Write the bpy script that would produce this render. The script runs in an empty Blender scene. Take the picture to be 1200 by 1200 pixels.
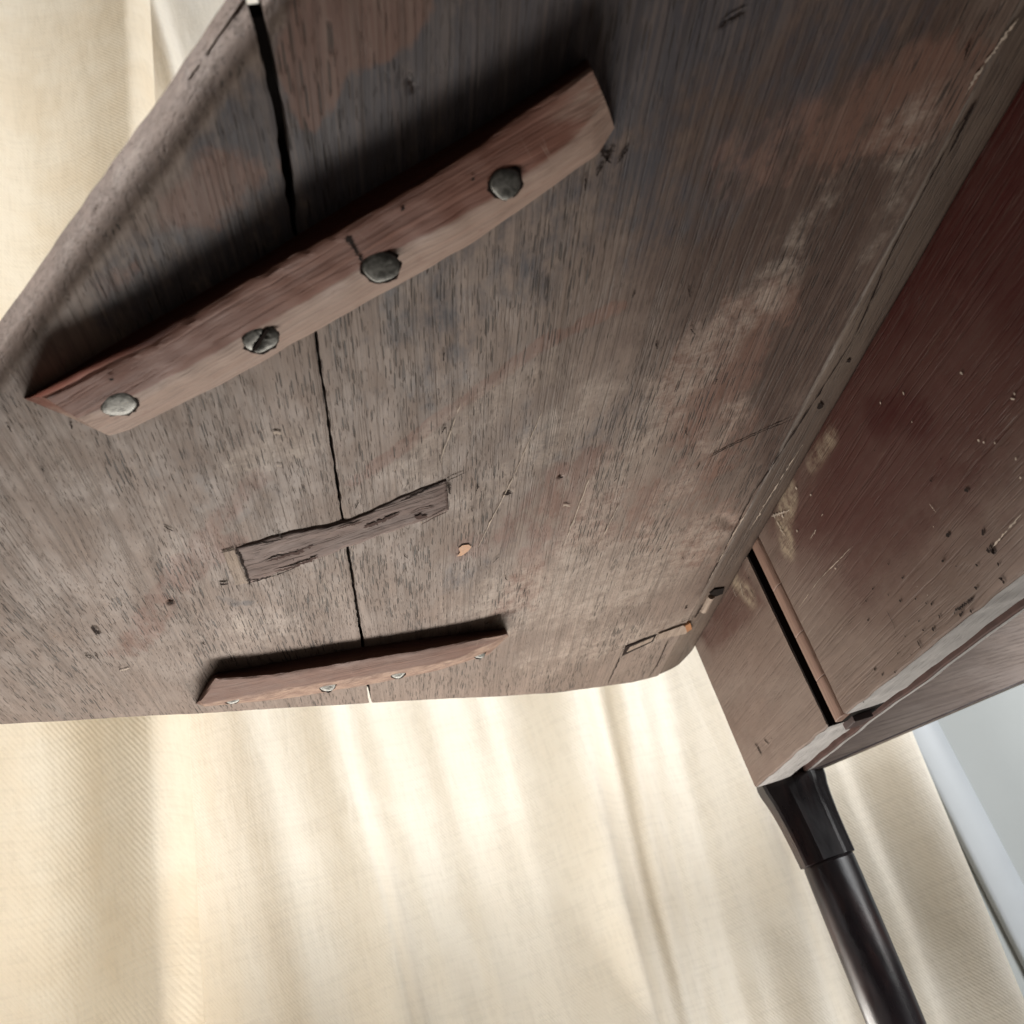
import bpy, math, random
import numpy as np
from mathutils import Matrix, Vector
C = bpy.context.scene.collection
S = bpy.context.scene
rng = np.random.default_rng(11); random.seed(5)

# ------------------------------------------------------------------ camera
cam_d = bpy.data.cameras.new('camera'); cam = bpy.data.objects.new('camera', cam_d); C.objects.link(cam)
RW = Matrix(((0.95107656, 0.23272335, -0.20320731), (-0.06511319, -0.49196634, -0.8681759), (-0.30201596, 0.83893323, -0.4527443)))
cam.matrix_world = RW.to_4x4()
cam_d.sensor_width = 36; cam_d.lens = 36; cam_d.clip_start = 0.02; cam_d.clip_end = 60
cam_d.dof.use_dof = True; cam_d.dof.focus_distance = 0.80; cam_d.dof.aperture_fstop = 13.0
S.camera = cam
# ------------------------------------------------------------------ light
W = bpy.data.worlds.new('World'); S.world = W; W.use_nodes = True
W.node_tree.nodes['Background'].inputs[0].default_value = (0.95, 0.97, 1.0, 1)
W.node_tree.nodes['Background'].inputs[1].default_value = 0.02
def area(name, loc, target, sx, sy, power, col):
    l = bpy.data.lights.new(name, 'AREA'); l.shape = 'RECTANGLE'; l.size = sx; l.size_y = sy; l.energy = power; l.color = col
    o = bpy.data.objects.new(name, l); C.objects.link(o); o.location = loc
    o.rotation_euler = (Vector(target) - Vector(loc)).to_track_quat('-Z', 'Y').to_euler(); return o
area('window_light', (2.5, -0.75, 1.5), (0.2, 1.5, 0.6), 1.0, 1.8, 138, (0.96, 0.98, 1.0))
area('floor_bounce_fill', (-0.15, 1.31, -0.17), (-0.10, 0.62, 0.16), 0.9, 0.2, 13, (1.0, 0.95, 0.88))  # added lamp below the view, stands in for floor bounce under the leaf
area('left_edge_fill', (-1.6, -0.6, 1.15), (-0.06, 0.33, 0.37), 0.5, 0.5, 3.8, (0.97, 0.98, 1.0)).data.spread = math.radians(46)  # added lamp, only there to brighten the leaf's near edge
area('left_fill_light', (-2.2, -0.6, 1.75), (-0.3, 1.5, 0.5), 1.2, 1.0, 36, (1.0, 0.96, 0.87))
area('curtain_back_fill', (-0.35, 1.645, 0.80), (-0.35, 0.0, 0.80), 1.7, 2.2, 17, (1.0, 0.97, 0.92))  # added lamp behind the cloth for an even glow; no window built
area('end_apron_fill', (1.30, 0.50, 0.10), (0.76, 1.12, 0.29), 0.3, 0.2, 0.50, (1.0, 0.98, 0.94)).data.spread = math.radians(100)  # added small fill aimed at the inner face of the end apron
S.view_settings.view_transform = 'Standard'; S.view_settings.look = 'None'; S.view_settings.exposure = 0.0

# ------------------------------------------------------------------ node helpers
def new_mat(name):
    m = bpy.data.materials.new(name); m.use_nodes = True
    nt = m.node_tree; nt.nodes.clear()
    out = nt.nodes.new('ShaderNodeOutputMaterial'); b = nt.nodes.new('ShaderNodeBsdfPrincipled')
    nt.links.new(b.outputs[0], out.inputs[0]); return m, nt, b
class N:
    def __init__(s, nt): s.nt = nt
    def set(s, sock, v):
        if isinstance(v, bpy.types.NodeSocket): s.nt.links.new(v, sock)
        else: sock.default_value = v
    def obj(s): return s.nt.nodes.new('ShaderNodeTexCoord').outputs['Object']
    def mapping(s, v, scale=(1, 1, 1), rot=(0, 0, 0), loc=(0, 0, 0)):
        n = s.nt.nodes.new('ShaderNodeMapping'); s.set(n.inputs[0], v); n.inputs[1].default_value = loc
        n.inputs[2].default_value = rot; n.inputs[3].default_value = scale; return n.outputs[0]
    def noise(s, v, scale=1, detail=3, rough=.55, dist=0, col=False):
        n = s.nt.nodes.new('ShaderNodeTexNoise'); s.set(n.inputs['Vector'], v)
        n.inputs['Scale'].default_value = scale; n.inputs['Detail'].default_value = detail
        n.inputs['Roughness'].default_value = rough; n.inputs['Distortion'].default_value = dist
        return n.outputs['Color' if col else 'Fac']
    def voro(s, v, scale=1, out='Distance', rnd=1):
        n = s.nt.nodes.new('ShaderNodeTexVoronoi'); s.set(n.inputs['Vector'], v)
        n.inputs['Scale'].default_value = scale; n.inputs['Randomness'].default_value = rnd; return n.outputs[out]
    def math(s, op, a, b=0.0, c=0.0, clamp=False):
        n = s.nt.nodes.new('ShaderNodeMath'); n.operation = op; n.use_clamp = clamp
        s.set(n.inputs[0], a); s.set(n.inputs[1], b); s.set(n.inputs[2], c); return n.outputs[0]
    def step(s, v, a, b, lo=0.0, hi=1.0):
        n = s.nt.nodes.new('ShaderNodeMapRange'); n.interpolation_type = 'SMOOTHSTEP'
        s.set(n.inputs[0], v); n.inputs[1].default_value = a; n.inputs[2].default_value = b
        n.inputs[3].default_value = lo; n.inputs[4].default_value = hi; return n.outputs[0]
    def mix(s, f, a, b, mode='MIX'):
        n = s.nt.nodes.new('ShaderNodeMix'); n.data_type = 'RGBA'; n.blend_type = mode
        s.set(n.inputs[0], f); s.set(n.inputs[6], a if isinstance(a, bpy.types.NodeSocket) else (*a, 1))
        s.set(n.inputs[7], b if isinstance(b, bpy.types.NodeSocket) else (*b, 1)); return n.outputs[2]
    def vadd(s, a, b):
        n = s.nt.nodes.new('ShaderNodeVectorMath'); n.operation = 'ADD'; s.set(n.inputs[0], a); s.set(n.inputs[1], b); return n.outputs[0]
    def vscale(s, a, k):
        n = s.nt.nodes.new('ShaderNodeVectorMath'); n.operation = 'SCALE'; s.set(n.inputs[0], a); s.set(n.inputs['Scale'], k); return n.outputs[0]
    def attr(s, name):
        n = s.nt.nodes.new('ShaderNodeAttribute'); n.attribute_name = name; return n
    def sep(s, v):
        n = s.nt.nodes.new('ShaderNodeSeparateColor'); s.set(n.inputs[0], v); return n.outputs
    def bump(s, h, strength, dist, prev=None):
        n = s.nt.nodes.new('ShaderNodeBump'); n.inputs['Strength'].default_value = strength; n.inputs['Distance'].default_value = dist
        s.set(n.inputs['Height'], h)
        if prev is not None: s.nt.links.new(prev, n.inputs['Normal'])
        return n.outputs[0]

# oak: grain along axis g (0 x, 1 y, 2 z) of object space
def oak(name, base, base2, pore_col, g=1, red=(.2, .09, .05), dark_tone=(.05, .05, .07), pale=(.42, .37, .31), pore=1.0,
        rough=.62, use_stain=False, fine=1.0, spec=.28, relief=1.0, brown_tone=(.10, .062, .046), streak=.6, jitk=1.0, rlo=.18, rhi=.55, scrk=1.0, pg=(.30, .68)):
    m, nt, b = new_mat(name); n = N(nt); P = n.obj()
    def sc(across, along):
        s = [across] * 3; s[g] = along; return tuple(s)
    wob = n.noise(n.mapping(P, sc(9, 3)), 1, 2, col=True)
    Pw = n.vadd(P, n.vscale(n.vadd(wob, n.mapping(wob, (0, 0, 0), loc=(-.5, -.5, -.5))), .012))
    big = n.noise(n.mapping(P, sc(9, 4)), 1, 4, .6)
    rings = n.noise(n.mapping(Pw, sc(60, 2.0)), 1, 2, .5)
    fib = n.noise(n.mapping(Pw, sc(900 * fine, 26)), 1, 3, .6)
    mott = n.noise(n.mapping(P, sc(38, 16)), 1, 4, .65)
    col = n.mix(n.step(big, .38, .64), base, base2)
    col = n.mix(n.step(rings, .42, .66, 0, .35), col, tuple(c * .78 for c in base))
    col = n.mix(n.step(mott, .5, .72, 0, .30), col, tuple(min(1, c * 1.3) for c in base2))
    if use_stain:
        an = n.attr('stain'); a = list(n.sep(an.outputs['Color'])) + [an.outputs['Alpha']]; a = a[:3] + [n.attr('brown_tone').outputs['Fac']]
        brk = n.noise(n.mapping(Pw, sc(95, 38)), 1, 4, .7)
        brk2 = n.noise(n.mapping(Pw, sc(24, 11)), 1, 4, .65)
        jit = n.math('ADD', n.math('MULTIPLY', n.math('SUBTRACT', brk, .5), 1.1), n.math('MULTIPLY', n.math('SUBTRACT', brk2, .5), 1.1))
        jit = n.math('MULTIPLY', jit, jitk)
        def msk(ch, lo, hi, top): return n.step(n.math('ADD', a[ch], n.math('MULTIPLY', jit, n.step(a[ch], .02, .3))), lo, hi, 0, top)
        col = n.mix(n.step(n.math('ADD', a[3], n.math('MULTIPLY', jit, n.step(a[3], .02, .3, 0, .6))), .05, 1.0, 0, .92), col, brown_tone)
        col = n.mix(msk(1, .22, .85, .88), col, dark_tone)
        col = n.mix(msk(0, rlo, rhi, .82), col, red)
        pj = n.noise(n.mapping(P, (70, 70, 70)), 1, 5, .75)
        col = n.mix(n.math('MULTIPLY', msk(2, .15, .8, .75), n.step(pj, *pg)), col, pale)
    # vessels: short dark dashes along the grain
    dens = n.step(n.noise(n.mapping(P, sc(13, 7)), 1, 2), .30, .62)
    row = n.step(rings, .30, .60, .55, 1.0)
    v1 = n.voro(n.mapping(Pw, sc(640 * fine, 38)), 1); v2 = n.voro(n.mapping(Pw, sc(1200 * fine, 80), loc=(3.3, 1.7, 5.1)), 1)
    thr = n.math('MULTIPLY', n.math('MULTIPLY', dens, row), 1.0)
    d1 = n.step(n.math('SUBTRACT', n.math('MULTIPLY', thr, .36), v1), -.03, .07)
    d2 = n.step(n.math('SUBTRACT', n.math('MULTIPLY', row, .25), v2), -.03, .08)
    dash = n.math('MULTIPLY', n.math('MAXIMUM', d1, n.math('MULTIPLY', d2, .6)), pore, clamp=True)
    col = n.mix(n.math('MULTIPLY', dash, .85), col, pore_col)
    col = n.mix(n.step(fib, .35, .75, 0, .30), col, tuple(c * .55 for c in base))
    ln = n.noise(n.mapping(Pw, sc(420 * fine, 5)), 1, 3, .65); ln2 = n.noise(n.mapping(Pw, sc(170 * fine, 3)), 1, 2, .5)
    col = n.mix(n.step(ln, .50, .66, 0, .55 * streak), col, tuple(c * .42 for c in base)); col = n.mix(n.step(ln, .50, .36, 0, .30 * streak), col, tuple(min(1, c * 1.35) for c in base2))
    col = n.mix(n.step(ln2, .45, .62, 0, .30 * streak), col, tuple(c * .6 for c in base))
    # fine scratches
    scr = n.noise(n.mapping(P, (700, 22, 300), rot=(0, 0, .45)), 1, 2); gate = n.step(n.noise(n.mapping(P, (12, 9, 12)), 1, 2), .48, .68)
    col = n.mix(n.math('MULTIPLY', n.step(scr, .66, .76, 0, .38 * scrk), gate), col, pale)
    n.set(b.inputs['Base Color'], col)
    n.set(b.inputs['Roughness'], n.step(mott, .3, .7, rough - .08, rough + .12))
    b.inputs['Specular IOR Level'].default_value = spec
    h = n.math('SUBTRACT', n.math('MULTIPLY', fib, .25), n.math('ADD', dash, n.math('MULTIPLY', n.step(ln, .50, .66), .5)))
    nb = n.bump(h, .75 * relief, .0006)
    nb = n.bump(n.noise(n.mapping(P, sc(55, 20)), 1, 4, .6), .35 * relief, .0016, nb)
    nt.links.new(nb, b.inputs['Normal']); return m

def simple(name, col, rough=.5, metal=0., bumps=(), var=.25, spec=.5, scale=60):
    m, nt, b = new_mat(name); n = N(nt); P = n.obj()
    nz = n.noise(P, scale, 5, .65)
    c = n.mix(n.step(nz, .3, .7), tuple(x * (1 - var) for x in col), tuple(min(1, x * (1 + var)) for x in col))
    n.set(b.inputs['Base Color'], c); b.inputs['Metallic'].default_value = metal; b.inputs['Specular IOR Level'].default_value = spec
    n.set(b.inputs['Roughness'], n.step(nz, .3, .7, max(0, rough - .08), min(1, rough + .1)))
    prev = None
    for (s, st, d) in bumps: prev = n.bump(n.noise(P, s, 4, .6), st, d, prev)
    if prev is not None: nt.links.new(prev, b.inputs['Normal'])
    return m

M = {}
M['leaf'] = oak('leaf_oak', (.182, .134, .109), (.232, .176, .146), (.022, .017, .015), use_stain=True, red=(.172, .090, .066), brown_tone=(.046, .021, .015), jitk=1.25,
                dark_tone=(.046, .048, .062), pale=(.40, .335, .285), rough=.60)
M['top'] = oak('top_oak', (.092, .064, .050), (.125, .092, .072), (.03, .02, .016), use_stain=False, pore=.5)
M['apron'] = oak('apron_wood', (.165, .118, .097), (.195, .147, .124), (.09, .06, .05), g=1, use_stain=True, red=(.050, .0050, .0040), scrk=.2, streak=.06, spec=.12, jitk=.32, rlo=.05, rhi=.78,
                 dark_tone=(.022, .009, .009), pale=(.44, .36, .26), pore=.25, rough=.55, fine=.6)
M['pale_wood'] = oak('pale_raw_wood', (.40, .38, .37), (.48, .46, .45), (.12, .10, .09), pore=.55, rough=.7, streak=.4)
M['inner'] = oak('inner_apron_wood', (.26, .20, .17), (.34, .275, .235), (.10, .07, .06), g=0, pore=.3, rough=.65, streak=.4)
M['batten'] = oak('batten_wood', (.155, .060, .040), (.18, .082, .058), (.06, .03, .022), g=0, pore=.22, rough=.55, fine=.7, pale=(.34, .265, .22), use_stain=True, red=(.11, .030, .018), spec=.18, pg=(.12, .45), streak=.4)
M['batten2'] = oak('cleat_wood', (.128, .066, .048), (.16, .09, .07), (.07, .035, .026), g=0, pore=.3, rough=.6, pale=(.40, .28, .21), use_stain=True, red=(.10, .05, .04), spec=.18, streak=.4)
M['patch'] = oak('patch_wood', (.135, .088, .076), (.19, .14, .125), (.05, .03, .026), g=0, pore=.5, rough=.7, fine=.5, relief=1.6)
M['endgrain'] = oak('filler_wood', (.26, .20, .16), (.33, .26, .21), (.06, .04, .03), g=1, pore=.5, rough=.7)
M['knuckle'] = oak('knuckle_wood', (.20, .115, .085), (.25, .155, .12), (.08, .05, .04), g=2, pore=.2, rough=.5, streak=.4)
M['dark'] = simple('dark_cavity', (.012, .009, .008), .9, spec=.1)
M['crack'] = simple('dirt_filled_crack', (.022, .015, .013), .9, spec=.1)
M['scratch'] = simple('pale_scratch', (.42, .35, .29), .8, spec=.2)
M['chip'] = simple('fresh_wood', (.46, .26, .15), .6, var=.15, spec=.3, scale=300)
M['chip2'] = simple('rusty_wood', (.30, .13, .05), .7)
M['iron'] = simple('old_iron', (.135, .133, .122), .45, .55, ((900, .25, .0003), (250, .2, .0005)), .4, .5, 260)
M['rail_dark'] = simple('shaded_rail', (.075, .042, .036), .7, spec=.15)  # dark colour paints the shade of the gap onto the inner rail
M['gouge'] = simple('torn_wood', (.075, .048, .042), .9, spec=.1, scale=400)
M['peg'] = simple('dark_peg', (.035, .014, .012), .6)

def edge_mat():
    m, nt, b = new_mat('leaf_edge_wood'); n = N(nt); P = n.obj()
    nz = n.noise(n.mapping(P, (60, 60, 300)), 1, 5, .65)
    n.set(b.inputs['Base Color'], n.mix(n.step(nz, .35, .7), (.16, .12, .09), (.30, .25, .20)))
    b.inputs['Roughness'].default_value = .55
    nt.links.new(n.bump(nz, .5, .001), b.inputs['Normal']); return m
M['edge'] = edge_mat()

def leg_mat():
    m, nt, b = new_mat('black_lacquered_wood'); n = N(nt); P = n.obj()
    nz = n.noise(n.mapping(P, (40, 40, 9)), 1, 4, .6); w = n.noise(n.mapping(P, (30, 30, 8)), 1, 3, .6)
    n.set(b.inputs['Base Color'], n.mix(n.step(nz, .45, .75), (.010, .007, .008), (.034, .016, .014)))
    n.set(b.inputs['Roughness'], n.step(w, .3, .7, .22, .40)); b.inputs['Specular IOR Level'].default_value = .5
    nt.links.new(n.bump(n.noise(n.mapping(P, (60, 60, 25)), 1, 4, .6), .25, .0012), b.inputs['Normal']); return m
M['leg'] = leg_mat()

def cloth(name, col, col2, twill, tb, crumple):
    m, nt, b = new_mat(name); n = N(nt); P = n.obj()
    nt.nodes.remove(b); out = [x for x in nt.nodes if x.type == 'OUTPUT_MATERIAL'][0]
    yarn = n.noise(n.mapping(P, (150, 1, 18)), 1, 3, .7); yarn2 = n.noise(n.mapping(P, (16, 1, 160)), 1, 3, .7)
    blot = n.noise(P, 7, 4, .6)
    c = n.mix(n.step(blot, .35, .68), col, col2)
    c = n.mix(n.step(n.math('ADD', yarn, yarn2), .92, 1.25, 0, .22), c, tuple(x * .72 for x in col))
    sep = nt.nodes.new('ShaderNodeSeparateXYZ'); n.set(sep.inputs[0], n.vadd(P, n.vscale(n.noise(P, 30, 2, col=True), .004)))
    ph = n.math('ADD', n.math('MULTIPLY', sep.outputs[0], 1.15), n.math('MULTIPLY', sep.outputs[2], .68))
    tw = n.math('SINE', n.math('MULTIPLY', ph, 2 * math.pi / twill))
    tw = n.math('MULTIPLY', tw, n.step(n.noise(P, 160, 3, .7), .25, .7, .3, 1))
    nb = n.bump(tw, tb, .0012); nb = n.bump(n.math('ADD', yarn, yarn2), .40, .0016, nb)
    nb = n.bump(n.noise(n.mapping(P, (48, 20, 14)), 1, 5, .62, 1.2), crumple, .006, nb)
    d = nt.nodes.new('ShaderNodeBsdfDiffuse'); t = nt.nodes.new('ShaderNodeBsdfTranslucent'); mx = nt.nodes.new('ShaderNodeMixShader')
    n.set(d.inputs[0], c); n.set(t.inputs[0], c); nt.links.new(nb, d.inputs['Normal']); nt.links.new(nb, t.inputs['Normal'])
    mx.inputs[0].default_value = .16; nt.links.new(d.outputs[0], mx.inputs[1]); nt.links.new(t.outputs[0], mx.inputs[2]); nt.links.new(mx.outputs[0], out.inputs[0]); return m
M['cloth_a'] = cloth('cream_twill', (.79, .675, .515), (.835, .74, .595), .0072, .30, .10)
M['cloth_b'] = cloth('cream_linen', (.84, .765, .65), (.875, .81, .705), .0045, .18, .26)
M['wall'] = simple('painted_wall', (.40, .415, .405), .8, 0, ((90, .1, .002),), .03, .2, 4)
M['trim'] = simple('white_gloss_paint', (.44, .46, .475), .4, 0, ((40, .06, .002),), .03, .4, 5)
M['floor'] = simple('floor_paint', (.055, .048, .042), .6, 0, ((60, .1, .002),), .08, .3, 3)

# ------------------------------------------------------------------ mesh helpers
TABLE = Vector((0.46, 0.53, -0.36))
root = bpy.data.objects.new('drop_leaf_table', None); C.objects.link(root); root.location = TABLE
root['label'] = 'old dark oak drop-leaf table seen from below, two-board leaf raised, black leg'; root['category'] = 'table'
WM = {root: Matrix.Translation(TABLE)}
def make(name, verts, faces, mat, parent=None, frame=None, smooth=False, stain=None):
    """verts in metres in the room; frame = Matrix of the object in the room."""
    F = frame if frame is not None else (WM[parent].copy() if parent is not None else Matrix.Identity(4))
    v = np.asarray(verts, dtype=np.float64).reshape(-1, 3)
    Fi = np.array(F.inverted()); lv = v @ Fi[:3, :3].T + Fi[:3, 3]
    me = bpy.data.meshes.new(name)
    if isinstance(faces, np.ndarray):
        k = faces.shape[1]; me.vertices.add(len(lv)); me.vertices.foreach_set('co', lv.ravel().astype(np.float32))
        me.loops.add(faces.size); me.loops.foreach_set('vertex_index', faces.ravel().astype(np.int32))
        me.polygons.add(len(faces)); me.polygons.foreach_set('loop_start', np.arange(0, faces.size, k, dtype=np.int32))
        me.polygons.foreach_set('loop_total', np.full(len(faces), k, dtype=np.int32)); me.update(calc_edges=True)
    else:
        me.from_pydata([tuple(p) for p in lv], [], [tuple(f) for f in faces]); me.update()
    if stain is not None:
        at = me.attributes.new('stain', 'FLOAT_COLOR', 'POINT'); at.data.foreach_set('color', np.c_[stain, np.zeros((len(lv), 4 - stain.shape[1]))].astype(np.float32).ravel())
        if stain.shape[1] > 3:
            at = me.attributes.new('brown_tone', 'FLOAT', 'POINT'); at.data.foreach_set('value', np.ascontiguousarray(stain[:, 3], dtype=np.float32))
    if smooth: me.polygons.foreach_set('use_smooth', np.ones(len(me.polygons), dtype=bool))
    me.materials.append(mat)
    o = bpy.data.objects.new(name, me); C.objects.link(o); WM[o] = F
    if parent is not None:
        o.parent = parent; o.matrix_parent_inverse = Matrix.Identity(4); o.matrix_local = WM[parent].inverted() @ F
    else: o.matrix_world = F
    return o
def fix_normals(o):
    import bmesh
    b = bmesh.new(); b.from_mesh(o.data); bmesh.ops.recalc_face_normals(b, faces=b.faces[:]); b.to_mesh(o.data); b.free()
def grid_faces(nu, nv, off=0):
    i, j = np.meshgrid(np.arange(nu - 1), np.arange(nv - 1), indexing='ij'); a = (i * nv + j).ravel() + off
    return np.c_[a, a + 1, a + nv + 1, a + nv]
def vnoise(x, y, seed=0):       # smooth value noise, arrays in, about -1..1 out
    r = np.random.default_rng(seed).random((64, 64)) * 2 - 1
    xi = np.floor(x).astype(int); yi = np.floor(y).astype(int); fx = x - xi; fy = y - yi
    fx = fx * fx * (3 - 2 * fx); fy = fy * fy * (3 - 2 * fy)
    g = lambda a, b: r[a % 64, b % 64]
    return (g(xi, yi) * (1 - fx) + g(xi + 1, yi) * fx) * (1 - fy) + (g(xi, yi + 1) * (1 - fx) + g(xi + 1, yi + 1) * fx) * fy
def seg_dist(x, y, pts):
    d = np.full(x.shape, 9.0)
    for (a, b), (c, e) in zip(pts[:-1], pts[1:]):
        L2 = (c - a) ** 2 + (e - b) ** 2 + 1e-12; t = np.clip(((x - a) * (c - a) + (y - b) * (e - b)) / L2, 0, 1)
        d = np.minimum(d, np.hypot(x - a - t * (c - a), y - b - t * (e - b)))
    return d
def inside(x, y, poly):
    r = np.zeros(x.shape, bool); n = len(poly)
    for i in range(n):
        (a, b), (c, e) = poly[i], poly[(i + 1) % n]
        r ^= ((b > y) != (e > y)) & (x < (c - a) * (y - b) / (e - b + 1e-15) + a)
    return r
def line_mask(x, y, pts, w, soft): return np.clip(1 - (seg_dist(x, y, pts) - w) / soft, 0, 1)
def poly_mask(x, y, poly, soft):
    d = seg_dist(x, y, poly + [poly[0]]); s = np.where(inside(x, y, poly), d, -d); return np.clip(.5 + s / soft, 0, 1)
def box(x0, x1, y0, y1, z0, z1, bev=.0012):
    """bevelled box: verts, faces"""
    import bmesh
    b = bmesh.new(); bmesh.ops.create_cube(b, size=1)
    for v in b.verts: v.co = Vector((x0 + (v.co.x + .5) * (x1 - x0), y0 + (v.co.y + .5) * (y1 - y0), z0 + (v.co.z + .5) * (z1 - z0)))
    if bev: bmesh.ops.bevel(b, geom=b.edges[:], offset=bev, segments=2, profile=.5, affect='EDGES')
    b.verts.index_update(); r = [tuple(v.co) for v in b.verts], [tuple(v.index for v in f.verts) for f in b.faces]; b.free(); return r

# ------------------------------------------------------------------ setting
def curtain(name, x0, x1, y, folds, z0, z1, mat, lean, right_roll, creases, seed, lean_right=False):
    nx, nz = int((x1 - x0) / .004), 260
    u = np.linspace(x0, x1, nx)[:, None]; z = np.linspace(z0, z1, nz)[None, :]
    X = u + 0 * z; Zm = z + 0 * u; Y = np.zeros_like(X)
    for (c, w, w2, amp, sl, top) in folds:      # centre x at z=.25, half width, depth (towards the room < 0), drift with height, strength at top
        cc = c + sl * (Zm - .25) + .006 * vnoise(Zm * 4, Zm * 0 + c * 31, 3)
        k = np.clip((Zm - .2) / 2.0, 0, 1); Y += amp * (1 + (top - 1) * k) * np.exp(-np.abs((X - cc) / np.where(X < cc, w, w2)) ** 2.0)
    Y += .006 * vnoise(X * 7, Zm * 1.0, seed) + .0022 * vnoise(X * 26 + Zm * 3, Zm * 2.2, seed + 1) + .0007 * vnoise(X * 60, Zm * 14, seed + 2)
    for pts, depth, wd in creases: Y += depth * np.exp(-(seg_dist(X, Zm, pts) / wd) ** 2)
    if right_roll:
        Y += .050 * np.clip((X - (x1 - .045)) / .045, 0, 1) ** 2
    Xl = X + lean * (Zm - .25) * np.clip((X - .15) / .6, 0, 1) if lean_right else X + lean * (Zm - .35)
    v = np.stack([Xl, y + Y, Zm], -1).reshape(-1, 3)
    return make(name, v, grid_faces(nx, nz)[:, ::-1].copy(), mat, None, Matrix.Translation((0.5 * (x0 + x1), y, z0)), True)
ca = curtain('curtain', -1.75, -.222, 1.40, [(-.245, .10, .045, -.075, .01, .7), (-.48, .07, .05, -.055, -.05, 1), (-.66, .07, .05, -.06, 0, 1), (-.85, .07, .05, -.06, 0, 1), (-1.1, .08, .06, -.06, 0, 1), (-1.35, .08, .06, -.06, 0, 1)],
             -.34, 3.0, M['cloth_a'], .105, True, [([(-.62, .545), (-.36, .55), (-.25, .575)], -.004, .006)], 21)
ca['label'] = 'heavy cream twill curtain at left, its bright edge overlapping the finer cloth'; ca['category'] = 'curtain'; ca['group'] = 'cream curtains behind the table'
cb = curtain('curtain', -.30, .822, 1.50, [(-.010, .045, .014, -.030, -.01, .8), (.050, .022, .020, -.010, -.04, .6), (.120, .022, .030, -.012, .02, .8), (.19, .02, .02, -.006, .05, 1), (-.13, .03, .03, -.010, -.02, 1), (.312, .058, .030, -.080, .08, .9), (.385, .022, .022, -.034, .14, 1), (.43, .022, .022, -.020, .12, 1), (.475, .02, .02, -.010, .1, 1), (.545, .06, .035, -.065, .06, 1), (.625, .028, .016, -.024, .02, 1), (.778, .065, .03, -.085, .0, 1), (.675, .04, .02, -.016, .0, 1)],
             -.34, 3.0, M['cloth_b'], .10, False, [([(-.25, .345), (-.02, .365), (.02, .42), (.25, .40)], .004, .005), ([(-.02, .38), (.03, .36)], -.006, .008)], 40, True)
cb['label'] = 'thinner cream linen curtain hanging in soft folds behind the black leg'; cb['category'] = 'curtain'; cb['group'] = 'cream curtains behind the table'

v, f = box(-3.2, 3.4, 1.66, 1.78, -.36, 3.0, 0); w = make('wall', v, f, M['wall']); w['kind'] = 'structure'
v, f = box(-3.2, 3.4, -2.4, 1.66, -.40, -.36, 0); w = make('floor', v, f, M['floor']); w['kind'] = 'structure'
pr = [(.903, 1.6585), (.9035, 1.650), (.906, 1.6475), (.912, 1.6465), (.930, 1.6455), (.948, 1.647), (.962, 1.6505), (.968, 1.654), (.969, 1.6585)]
k = len(pr); v = [(x, y, z) for z in (-.36, 3.0) for x, y in pr]; f = [(i, i + 1, k + i + 1, k + i) for i in range(k - 1)]
w = make('door_trim', v, f, M['trim'], smooth=True); w['label'] = 'white painted upright trim on the wall right of the curtain'; w['category'] = 'trim'

# ------------------------------------------------------------------ the leaf
ZB, ZT = .350, .372
near = [(.395, -.142), (.25, .005), (0.0245, 0.2469), (-0.0352, 0.3120), (-0.1122, 0.3954), (-.205, .500), (-.262, .600), (-.290, .690)]
far = [(-.290, .735), (-.283, .785), (-0.2618, 0.8185), (-0.1451, 0.8950), (0.0007, 0.9879), (0.2422, 1.1450), (0.3477, 1.1915), (0.3824, 1.1938), (0.4059, 1.1699), (.41, 1.143)]
near = sorted(near); far = sorted(far)
def y_near(x): return np.interp(x, [p[0] for p in near], [p[1] for p in near])
def y_far(x): return np.interp(x, [p[0] for p in far], [p[1] for p in far])
J = [(0.0319, 0.2170), (0.0301, 0.2425), (0.0321, 0.2842), (0.0308, 0.3470), (0.0328, 0.4230), (0.0313, 0.6164), (0.0315, 0.6686), (0.0310, 0.8481), (0.0295, 0.9987)]
J = sorted(J, key=lambda p: p[1])
def joint(y): return np.interp(y, [p[1] for p in J], [p[0] for p in J])
def gapw(y): return np.interp(y, [.2, .26, .33, .36, .5, .7, 1.0], [.0052, .0049, .0038, .0016, .0017, .0021, .0030]) * .5

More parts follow.
